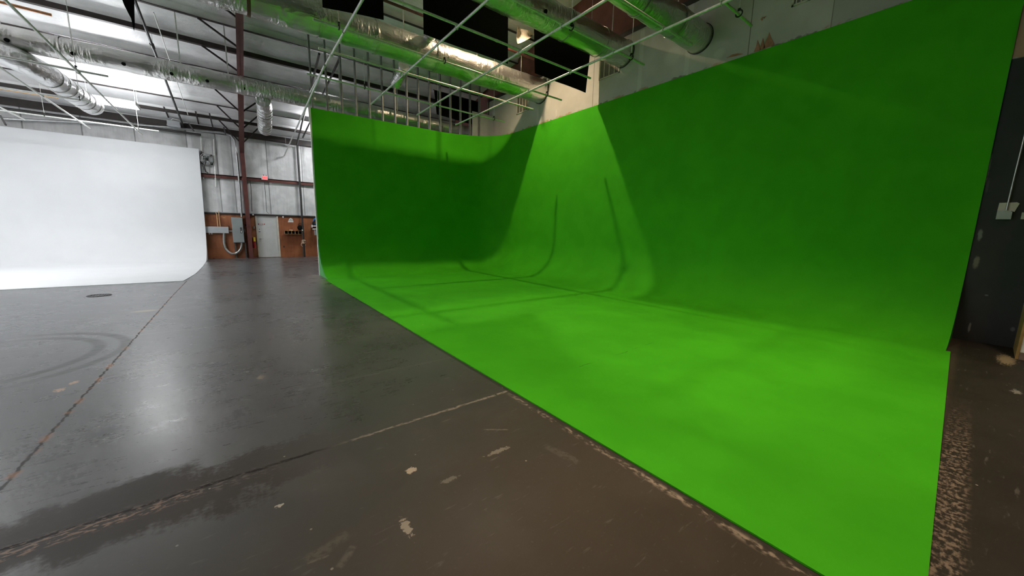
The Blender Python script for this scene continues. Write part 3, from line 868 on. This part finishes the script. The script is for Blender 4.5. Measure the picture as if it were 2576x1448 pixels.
# ------------------------------------------------------------------ lamps
def led(label, c, L=1.22, W=.36, m='led', hood=False):
    t = thing('ceiling_light', c, label, 'light fixture', 'white wrap lights under the roof')
    x, y, z = c; ex, ey = L/2, W/2
    q = MB().rbox((x-ex, y-ey, z-.05), (x+ex, y+ey, z+.05), .02); build('diffuser', q, MAT[m], t)
    if hood:
        q = MB().box((x-ex-.06, y-ey-.06, z+.06), (x+ex+.06, y+ey+.06, z+.09))
        for s_ in (-1, 1):
            q.box((x-ex-.06, y+s_*(ey+.06), z-.30), (x+ex+.06, y+s_*(ey+.05), z+.07)); q.box((x+s_*(ex+.06), y-ey-.06, z-.30), (x+s_*(ex+.05), y+ey+.06, z+.07))
        build('housing', q, MAT['white_plastic'], t)
    for sx in (-1, 1):
        build('end_cap', MB().rbox((x+sx*(ex-.005), y-ey-.01, z-.06), (x+sx*(ex+.025), y+ey+.01, z+.06), .01), MAT['white_plastic'], t)
        build('hanger_wire', MB().tube([(x+sx*(ex+.01), y, z+.06), (x+sx*(ex+.01), y, zp(y))], .004, 6), MAT['galv'], t)
led('bright white wrap light hung above the right half of the white backdrop', (-3.0, 18.9, 5.7), 1.17, .76)
led('white wrap light half hidden by the edge of the green wing wall', (4.0, 20.3, 6.0), 1.22, .4, 'led2')
for p_ in ((-7.8, 15.8, 5.7), (-8.3, 12.0, 5.0), (-6.0, 6.0, 7.6), (-11, 8.5, 6.4)):
    led('added white wrap light outside the view over the left hall', p_, 1.3, .7, 'led2', p_[2] > 7)  # unseen lights added to brighten the hall; hood keeps one off the green wall
def lamp(label, c, watts, half, blend, soft=.1, uplight=0, col=(1.0, .76, .49)):
    t = thing('high_bay_lamp', c, label, 'lamp', 'warm high bay lamps over the green stage')
    c = Vector(c)
    q = MB().lathe(c+Vector((0, 0, .06)), (0, 0, 1), [(.0, .20), (.06, .195), (.16, .14), (.22, .07), (.34, .06), (.3401, .0)], 28, False)
    build('reflector', q, MAT['steel'], t)
    build('bulb', MB().lathe(c+Vector((0, 0, .10)), (0, 0, 1), [(0, .01), (.02, .05), (.06, .065), (.1, .05), (.16, .03)], 14), MAT['bulb'], t)
    build('chain', MB().tube([c+Vector((0, 0, .38)), (c.x, c.y, zp(c.y))], .006, 6), MAT['black_metal'], t)
    ld = bpy.data.lights.new('lamp_light', 'SPOT'); ld.energy = watts; ld.color = col; ld.shadow_soft_size = soft
    ld.spot_size = math.radians(half*2); ld.spot_blend = blend
    lo = bpy.data.objects.new('lamp_light', ld); COL.objects.link(lo); lo.parent = t; lo.location = (0, 0, 0)
    if uplight:                                # added point light above the reflector, to warm the roof
        ld = bpy.data.lights.new('added_uplight', 'POINT'); ld.energy = uplight; ld.color = col; ld.shadow_soft_size = .12
        lo = bpy.data.objects.new('added_uplight', ld); COL.objects.link(lo); lo.parent = t; lo.location = (0, 0, .50)
lamp('warm high bay lamp behind the middle duct and the large black cloth', (6.6, 9.55, 8.5), 1000, 74, .8, .06, 150)
lamp('warm high bay lamp out of view above the middle of the green stage', (4.3, 3.4, 9.3), 1750, 36, .8, .45)
lamp('warm high bay lamp out of view above the near end of the green stage', (4.4, -1.8, 10.2), 1750, 36, .8, .45)

# ------------------------------------------------------------------ back wall equipment
W = lambda px, py, y=22.66: at(px, py, 'Y', y)
def wbox(px0, py0, px1, py1, y0, y1, c=.01):
    a, b = W(px0, py0, y0), W(px1, py1, y0)
    return MB().rbox((a.x, y0, b.z), (b.x, y1, a.z), c)
# door
dr = empty('door_1', ((D0+D1)/2, YB, 0)); dr['kind'] = 'structure'; dr['label'] = 'off-white steel door in a cream frame in the back wall'
q = MB().box((D0, YB-.05, 0), (D0+.065, YB+.05, 2.13)); q.box((D1-.065, YB-.05, 0), (D1, YB+.05, 2.13)); q.box((D0, YB-.05, 2.13), (D1, YB+.05, 2.2))
build('door_frame', q, MAT['frame'], dr)
build('door_leaf', MB().box((D0+.065, YB+.0, .03), (D1-.065, YB+.04, 2.13)), MAT['door'], dr)
build('threshold', MB().box((D0, YB-.05, 0), (D1, YB+.04, .03)), MAT['base_brown'], dr)
hz = .97
q = MB().disc((D0+.15, YB, hz), (0, -1, 0), .035, .02, 16); q.tube([(D0+.15, YB-.02, hz), (D0+.15, YB-.06, hz), (D0+.28, YB-.065, hz)], .012, 8)
build('door_handle', q, MAT['steel'], dr)
sg = build('door_sign', MB().box((D0+.10, YB-.006, 1.665), (D0+.385, YB, 1.735)), MAT['white_plastic'], dr)
q = MB().box((D0+.10, YB-.008, 1.722), (D0+.30, YB-.005, 1.735)); q.box((D0+.10, YB-.008, 1.665), (D0+.30, YB-.005, 1.678)); q.box((D0+.305, YB-.008, 1.665), (D0+.32, YB-.005, 1.735)); q.box((D0+.35, YB-.008, 1.672), (D0+.385, YB-.005, 1.735))
q.prism([(D0+.10, YB-.008, 1.665), (D0+.10, YB-.008, 1.735), (D0+.155, YB-.008, 1.735), (D0+.125, YB-.008, 1.70), (D0+.155, YB-.008, 1.665)], (0, .003, 0))
build('sign_marks', q, MAT['red'], sg)
sg = build('door_notice', MB().box((D0+.10, YB-.005, 1.31), (D0+.17, YB, 1.50)), MAT['white_plastic'], dr)
q = MB().box((D0+.10, YB-.007, 1.31), (D0+.17, YB-.004, 1.34)); q.box((D0+.11, YB-.007, 1.47), (D0+.16, YB-.004, 1.485)); q.box((D0+.12, YB-.007, 1.40), (D0+.15, YB-.004, 1.45))
build('notice_marks', q, MAT['black_metal'], sg)

# exit sign
ex = thing('exit_sign', W(665, 453), 'lit red and white EXIT sign on the girt above the door', 'sign')
a, b = W(657, 441, 22.5), W(674, 453, 22.5)
build('sign_body', MB().rbox((a.x, 22.48, b.z), (b.x, 22.56, a.z), .01), MAT['white_plastic'], ex)
w_, h_ = b.x-a.x, a.z-b.z
fx0, fx1, fz0, fz1 = a.x+w_*.16, b.x-w_*.12, b.z+h_*.12, a.z-h_*.10
build('lit_face', MB().box((fx0, 22.472, fz0), (fx1, 22.481, fz1)), MAT['exit_face'], ex)
q = MB(); lw = (fx1-fx0)/4; s_ = .012
def stroke(i, u0, v0, u1, v1):
    X = lambda u: fx0+lw*(i+.14+.72*u); Z = lambda v: fz0+(fz1-fz0)*(.15+.7*v)
    q.bar((X(u0), 22.470, Z(v0)), (X(u1), 22.470, Z(v1)), .014, .006, (0, 1, 0))
for args in ((0,0,0,0,1),(0,0,1,1,1),(0,0,.5,.8,.5),(0,0,0,1,0),(1,0,0,1,1),(1,0,1,1,0),(2,.5,0,.5,1),(3,.5,0,.5,1),(3,0,1,1,1)):
    stroke(*args)
build('exit_letters', q, MAT['exit_red'], ex)
q = MB().tube([(a.x+.1, 22.52, a.z), (a.x+.1, 22.52, a.z+.05)], .02, 8); q.tube([(b.x-.05, 22.52, a.z), (b.x-.05, 22.52, a.z+.04)], .02, 8); build('bracket', q, MAT['base_brown'], ex)

# disconnect box with its conduit
db = thing('electrical_panel', W(600, 610), 'grey disconnect switch box on the plywood left of the red column', 'electrical panel')
build('enclosure', wbox(581, 546, 616, 610, 22.42, 22.66), MAT['grey_panel'], db)
build('panel_door', wbox(581.6, 547, 615.4, 609.4, 22.395, 22.42, .008), MAT['grey_panel'], db)
hd = build('switch_handle', wbox(604, 572, 609, 586, 22.385, 22.40, .004), MAT['black_metal'], db)
build('lever', wbox(605.6, 573.5, 607.6, 579, 22.35, 22.388, .004), MAT['steel'], hd); build('lever', wbox(606, 580, 608.4, 585, 22.36, 22.388, .004), MAT['white_plastic'], hd)
build('hinge', wbox(615.4, 575, 616.6, 583, 22.4, 22.44, .003), MAT['grey_panel'], db)
for lx, la in ((591.5, 'steel strut standing under the left side of the grey disconnect box'), (617, 'steel strut standing under the right side of the grey disconnect box')):
    a = W(lx, 612, 22.6)
    st = thing('strut_post', (a.x, 22.6, 0), la, 'post', 'struts under the disconnect box')
    q = MB().box((a.x-.03, 22.58, 0), (a.x-.02, 22.64, .76)); q.box((a.x+.02, 22.58, 0), (a.x+.03, 22.64, .76)); q.box((a.x-.03, 22.63, 0), (a.x+.03, 22.64, .76))
    for k in range(10): q.box((a.x-.03, 22.58, .04+.07*k), (a.x+.03, 22.586, .075+.07*k))
    build('channel', q, MAT['stud'], st); build('foot_plate', MB().box((a.x-.06, 22.54, 0), (a.x+.06, 22.66, .012)), MAT['stud'], st)
tr = thing('wire_trough', W(545, 587), 'long light grey wiring trough on the plywood beside the white backdrop', 'electrical box')
build('trough_body', wbox(512, 569.5, 575.5, 586, 22.48, 22.66), MAT['light_grey'], tr)
build('trough_cover', wbox(522, 569.3, 575.8, 586.3, 22.465, 22.482, .004), MAT['light_grey'], tr)
build('nipple', MB().tube([W(575, 581, 22.57), W(584, 581, 22.57)], .035, 10), MAT['conduit'], tr)
for px in (527, 533): build('knockout', MB().tube([W(px, 586, 22.57), W(px, 589, 22.57)], .03, 8), MAT['white_plastic'], tr)
q = MB(); P = [W(563.5, 586, 22.57), W(563, 600, 22.57), W(563.5, 612, 22.57), W(567, 624, 22.56), W(574, 633, 22.55), W(583, 638, 22.54), W(592, 637.5, 22.54), W(600, 633, 22.55), W(606, 625, 22.56), W(608.5, 615, 22.57), W(608, 609, 22.57)]
q.tube(P, .052, 14); t = build('flexible_conduit', q, MAT['conduit']); tag(t, 'thick grey flexible conduit looping from the trough to the disconnect box', 'conduit')
for (pts, la) in ((((541, 533), (544, 536), (545.5, 541), (546.5, 555), (548, 569.5)), 'thin bent conduit rising from the left part of the trough'),
                  (((550, 530), (551, 545), (554, 569.5)), 'straight thin conduit rising from the trough, right of the bent one')):
    t = build('thin_conduit', MB().tube([W(x, y, 22.6) for x, y in pts], .016, 8), MAT['tan_pipe']); tag(t, la, 'conduit', 'thin conduits above the trough')

# fire extinguisher
a = W(640, 622, 22.5)
fe = thing('fire_extinguisher', (a.x, 22.5, .55), 'red fire extinguisher with a yellow tag hung beside the door frame', 'fire extinguisher')
q = MB().lathe((a.x, 22.5, .50), (0, 0, 1), [(0, .05), (.015, .072), (.36, .072), (.42, .05), (.44, .025), (.47, .025)], 20); build('cylinder', q, MAT['red'], fe)
q = MB().box((a.x-.025, 22.46, .97), (a.x+.025, 22.54, 1.03)); q.bar((a.x-.02, 22.5, 1.03), (a.x-.1, 22.45, 1.07), .02, .012); build('valve', q, MAT['black_metal'], fe)
q = MB().box((a.x-.01, 22.41, .84), (a.x+.07, 22.416, 1.05)); build('tag', q, MAT['yellow'], fe)
q = MB().tube([(a.x+.02, 22.46, 1.0), (a.x+.1, 22.44, .9), (a.x+.09, 22.44, .7)], .012, 8); build('hose', q, MAT['black_cable'], fe)
q = MB().box((a.x-.03, 22.57, .8), (a.x+.03, 22.65, 1.0)); build('wall_hook', q, MAT['black_metal'], fe)

# small things right of the door
t = build('white_switch_box', wbox(710.4, 543.5, 714.2, 548, 22.62, 22.68, .006), MAT['white_plastic']); tag(t, 'small white switch box at the top of the plywood right of the door', 'switch')
t = build('bell_push', wbox(637, 569, 641, 575, 22.63, 22.68, .006), MAT['steel']); tag(t, 'small metal push plate on the plywood between column and door', 'switch')
t = build('camera_bracket', wbox(634, 538, 639, 541.5, 22.5, 22.66, .01), MAT['white_plastic']); tag(t, 'tiny white bracket under the rail left of the door', 'bracket')
t = build('wall_label', wbox(560, 546, 567, 549.5, 22.66, 22.68, .002), MAT['pine']); tag(t, 'small faded label on the plywood above the trough', 'label')
ts = thing('triangle_sign', W(731, 559), 'white rounded triangular sign on the plywood right of the door', 'sign')
out = ((724, 559), (725.5, 554), (728, 550), (730, 548), (732, 548), (735, 550), (737.5, 554), (738.5, 559))
build('sign_plate', MB().prism([W(x, y, 22.665) for x, y in out], (0, .012, 0)), MAT['white_plastic'], ts)
q = MB().prism([W(x, y, 22.66) for x, y in ((728, 553), (731, 550.5), (734, 553))], (0, .005, 0)); q.prism([W(x, y, 22.66) for x, y in ((725.6, 554), (737.2, 554.2), (737.4, 555), (725.3, 554.8))], (0, .005, 0))
build('sign_mark', q, MAT['grey_panel'], ts)
cb = thing('cubby_shelf', W(738, 589), 'shallow wooden shelf of five open cubbies on the plywood', 'shelf')
a, b = W(716, 579.5, 22.45), W(760, 589, 22.45)
q = MB().box((a.x, 22.45, a.z-.012), (b.x, 22.68, a.z)); q.box((a.x, 22.45, b.z), (b.x, 22.68, b.z+.012)); build('board', q, MAT['pine'], cb)
for k in range(6):
    x = a.x+(b.x-a.x)*k/5; build('divider', MB().box((x-.007, 22.45, b.z+.012), (x+.007, 22.68, a.z-.012)), MAT['pine'], cb)
build('back_panel', MB().box((a.x, 22.665, b.z), (b.x, 22.68, a.z)), MAT['steel_dark'], cb)
for px, la in ((730, 'small pale roll on top of the cubby shelf'), (734, 'second small pale roll on the cubby shelf, nearer the black bag')):
    c = W(px, 579, 22.52); t = build('tape_roll', MB().lathe((c.x, 22.52, a.z+.002), (0, 0, 1), [(0, .035), (.03, .037), (.045, .033)], 14), MAT['rope']); tag(t, la, 'roll', 'rolls on the cubby shelf')
# dark downpipe with the tied rope
dp = thing('downpipe', W(765, 643, 22.5), 'dark vertical pipe down the back wall right of the door', 'pipe')
build('tube', MB().tube([W(748, 366, 22.42), W(752, 430, 22.42), W(757, 500, 22.42), W(761, 570, 22.42), W(764, 615, 22.42), W(765.5, 642, 22.42), W(765.9, 648, 22.42)], .05, 10), MAT['dark_pipe'], dp)
c = W(753, 462, 22.42); build('pipe_bracket', MB().box((c.x-.07, 22.42, c.z-.03), (c.x+.07, 22.55, c.z+.03)), MAT['steel_dark'], dp)
bg = thing('black_bag', W(755, 579, 22.5), 'black cable bag hanging on the dark pipe above the cubby shelf', 'bag')
a = W(747.5, 565, 22.4); b = W(761, 579.5, 22.4)
q = MB(); cx, cz = (a.x+b.x)/2, (a.z+b.z)/2
rings = [[(cx+(.5*(b.x-a.x))*s*math.cos(2*PI*i/16), 22.40+yy, cz+(.5*(a.z-b.z))*s*math.sin(2*PI*i/16)*(1.0 if math.sin(2*PI*i/16) < 0 else .9)) for i in range(16)] for s, yy in ((.5, -.05), (.9, -.02), (1, .04), (.9, .1), (.5, .12))]
q.loft(rings); q.sm = True; build('bag_body', q, MAT['black_cloth'], bg)
build('strap', MB().ring((cx+.04, 22.40, cz+.13), (0, 1, 0), .1, .012, 16, 6), MAT['black_cable'], bg)
build('buckle', MB().box((cx+.08, 22.33, cz-.16), (cx+.13, 22.35, cz-.10)), MAT['white_plastic'], bg)
rp = thing('rope_coil', W(764, 617, 22.4), 'beige rope tied in a bunch around the dark pipe', 'rope')
q = MB()
for k, (px, py) in enumerate(((764, 604), (764, 608), (763.5, 611), (764, 606), (763, 609.5))):
    c = W(px, py, 22.45); q.ring((c.x, 22.45, c.z), (.3*math.sin(k), .25*math.cos(k*2), 1), .075+.01*(k % 2), .02, 18, 6)
build('coil', q, MAT['rope'], rp)
c = W(763, 615, 22.43); build('loop', MB().ring((c.x, 22.43, c.z), (0, 1, .1), .10, .018, 18, 6, PI*.0, PI*1.9), MAT['rope'], rp)
# things by the edge of the green wing
cc = thing('cable_coil', W(796, 567, 22.5), 'blue and black cable coil hanging by the edge of the green wing wall', 'cable')
c = W(797, 556, 22.5)
for k in range(5): build('blue_loop', MB().ring((c.x+.01*k, 22.56-.03*k, c.z-.02*k), (.1, 1, .05*k), .17+.012*k, .016, 26, 6), MAT['blue'], cc)
for k in range(3): build('black_loop', MB().ring((c.x-.03+.02*k, 22.45-.03*k, c.z-.16-.03*k), (.1, 1, .1*k), .2+.02*k, .02, 26, 6), MAT['black_cable'], cc)
build('hook', MB().tube([(c.x, 22.64, c.z+.2), (c.x, 22.42, c.z+.2), (c.x, 22.40, c.z+.26)], .012, 8), MAT['steel'], cc)
tb = thing('white_bracket_shelf', W(795, 577, 22.4), 'small white rack with two rails on the back wall under the blue cable', 'rack')
for py in (567.5, 575):
    a, b = W(786, py+.8, 22.35), W(806, py, 22.35); build('rail', MB().bar(a, b, .05, .05), MAT['white_plastic'], tb)
a = W(784.5, 565, 22.4); b = W(786.5, 572, 22.4); build('end_plate', MB().box((a.x, 22.35, b.z), (b.x, 22.68, a.z)), MAT['white_plastic'], tb)
t = build('grey_wall_box', wbox(791, 577.5, 806, 591.5, 22.5, 22.68, .01), MAT['light_grey']); tag(t, 'plain light grey box on the plywood by the green wing wall', 'electrical box')

# exhaust fan on the insulated wall
fn = thing('wall_fan', W(520, 415), 'round exhaust fan in a square housing on the insulated wall', 'fan')
a, b = W(504, 386, 22.5), W(536, 414, 22.5)
q = MB(); w_ = .09
for r_ in (((a.x, a.z), (b.x, a.z-w_)), ((a.x, b.z+w_), (b.x, b.z)), ((a.x, a.z), (a.x+w_, b.z)), ((b.x-w_, a.z), (b.x, b.z))):
    q.box((r_[0][0], 22.44, r_[1][1]), (r_[1][0], 22.66, r_[0][1]))
build('fan_housing', q, MAT['stud'], fn)
cx, cz = (a.x+b.x)/2, (a.z+b.z)/2
build('venturi', MB().lathe((cx, 22.5, cz), (0, -1, 0), [(-.09, .005), (-.085, .10), (-.03, .16), (.03, .20), (.07, .235), (.065, .25), (-.06, .25), (-.1, .1)], 28, False), MAT['steel'], fn)
build('back_plate', MB().box((a.x+.02, 22.5, b.z+.02), (b.x-.02, 22.52, a.z-.02)), MAT['stud'], fn)
build('hub', MB().disc((cx, 22.5, cz), (0, -1, 0), .06, .06, 16), MAT['black_metal'], fn)
for k in range(5):
    an = 2*PI*k/5; d = Vector((math.cos(an), 0, math.sin(an))); n_ = Vector((-math.sin(an), 0, math.cos(an)))
    c0 = Vector((cx, 22.5, cz))
    build('blade', MB().prism([c0+d*.05-n_*.03, c0+d*.14-n_*.04+Vector((0, .0, 0)), c0+d*.14+n_*.04-Vector((0, .03, 0)), c0+d*.05+n_*.03], (0, -.006, 0)), MAT['stud'], fn)
build('cable', MB().tube([(cx-.05, 22.42, b.z+.1), (cx-.12, 22.42, b.z-.1), (cx-.08, 22.45, b.z-.35), (cx-.0, 22.5, 3.99)], .022, 8), MAT['dark_pipe'], fn)
# cables and thin conduits on the insulated wall
for pts, r, mt, la in ((((506, 340), (508, 420), (512, 450)), .02, 'galv', 'thin pale vertical conduit beside the wall fan at the backdrop edge'),
                       (((538, 350), (540.5, 420), (543, 470)), .025, 'galv', 'thin vertical conduit right of the wall fan'),
                       (((628, 447), (631, 470), (634, 532)), .012, 'dark_pipe', 'thin dark cable dropping from the girt right of the red column'),
                       (((665, 455), (668, 490), (671, 532), (676, 537)), .01, 'dark_pipe', 'thin cable dropping from the EXIT sign to the door frame')):
    t = build('wall_cable', MB().tube([W(x, y, 22.58) for x, y in pts], r, 8), MAT[mt]); tag(t, la, 'cable', 'thin runs on the insulated wall')

# ------------------------------------------------------------------ floor drain
c = Vector((-2.53, 11.88, 0)); fd = thing('floor_drain', c, 'round dark grated drain in the concrete before the white floor', 'drain')
build('rim', MB().ring(c+Vector((0, 0, .002)), (0, 0, 1), .19, .007, 28, 6), MAT['drain'], fd)
for k in range(9):
    x = -.16+.04*k; L = math.sqrt(max(.001, .18**2-x*x)); build('grate_bar', MB().box((c.x+x-.006, c.y-L, .001), (c.x+x+.006, c.y+L, .006)), MAT['drain'], fd)

# ------------------------------------------------------------------ entry corner: boxes on the dark wall
jb = thing('outlet_box', (9.3, 0, 1.93), 'pale grey surface outlet box with torn plate and conduit on the dark wall', 'electrical box')
X9 = XR-.05
def quad(pts, x, d): return MB().prism([at(px, py, 'X', x) for px, py in pts], (d, 0, 0))
build('box_cover', quad(((2504.5, 551), (2543, 551), (2547.5, 529.5), (2509, 529)), XR-.06, .055), MAT['light_grey'], jb)
build('back_plate', quad(((2509, 529), (2547, 531), (2552, 533), (2558, 523), (2565.5, 511.5), (2559, 508.5), (2514, 510)), XR-.014, .012), MAT['frame'], jb)
q = MB(); q.tube([at(2531.5, 529, 'X', XR-.03), at(2553, 440, 'X', XR-.03), at(2575, 352, 'X', XR-.03), at(2600, 250, 'X', XR-.03)], .011, 10); build('conduit', q, MAT['conduit'], jb)
build('screw', quad(((2544, 532), (2546, 532), (2546, 530.5), (2544, 530.5)), XR-.062, .01), MAT['black_metal'], jb)
sp = build('switch_plate', quad(((2567, 551), (2582, 551), (2586, 534), (2571, 534)), XR-.012, .01), MAT['frame']); tag(sp, 'cream switch plate cut by the right edge on the dark wall', 'switch')

# ------------------------------------------------------------------ world and colour management
w = bpy.data.worlds.new('world'); sc.world = w; w.use_nodes = True
w.node_tree.nodes['Background'].inputs[0].default_value = (.5, .5, .55, 1)
w.node_tree.nodes['Background'].inputs[1].default_value = .01
for o in bpy.data.objects:
    if '_base' in o: del o['_base']
vs_ = sc.view_settings
sc.display_settings.display_device = 'sRGB'
vs_.view_transform = 'Standard'; vs_.look = 'None'; vs_.exposure = 0.0; vs_.gamma = 1.0; vs_.use_curve_mapping = False
sc.cycles.max_bounces = 6; sc.cycles.diffuse_bounces = 4; sc.cycles.glossy_bounces = 3
sc.cycles.use_light_tree = False; sc.cycles.use_adaptive_sampling = True; sc.cycles.adaptive_threshold = .12; sc.cycles.adaptive_min_samples = 16
sc.cycles.use_denoising = True
sc.cycles.sample_clamp_indirect = 6.0
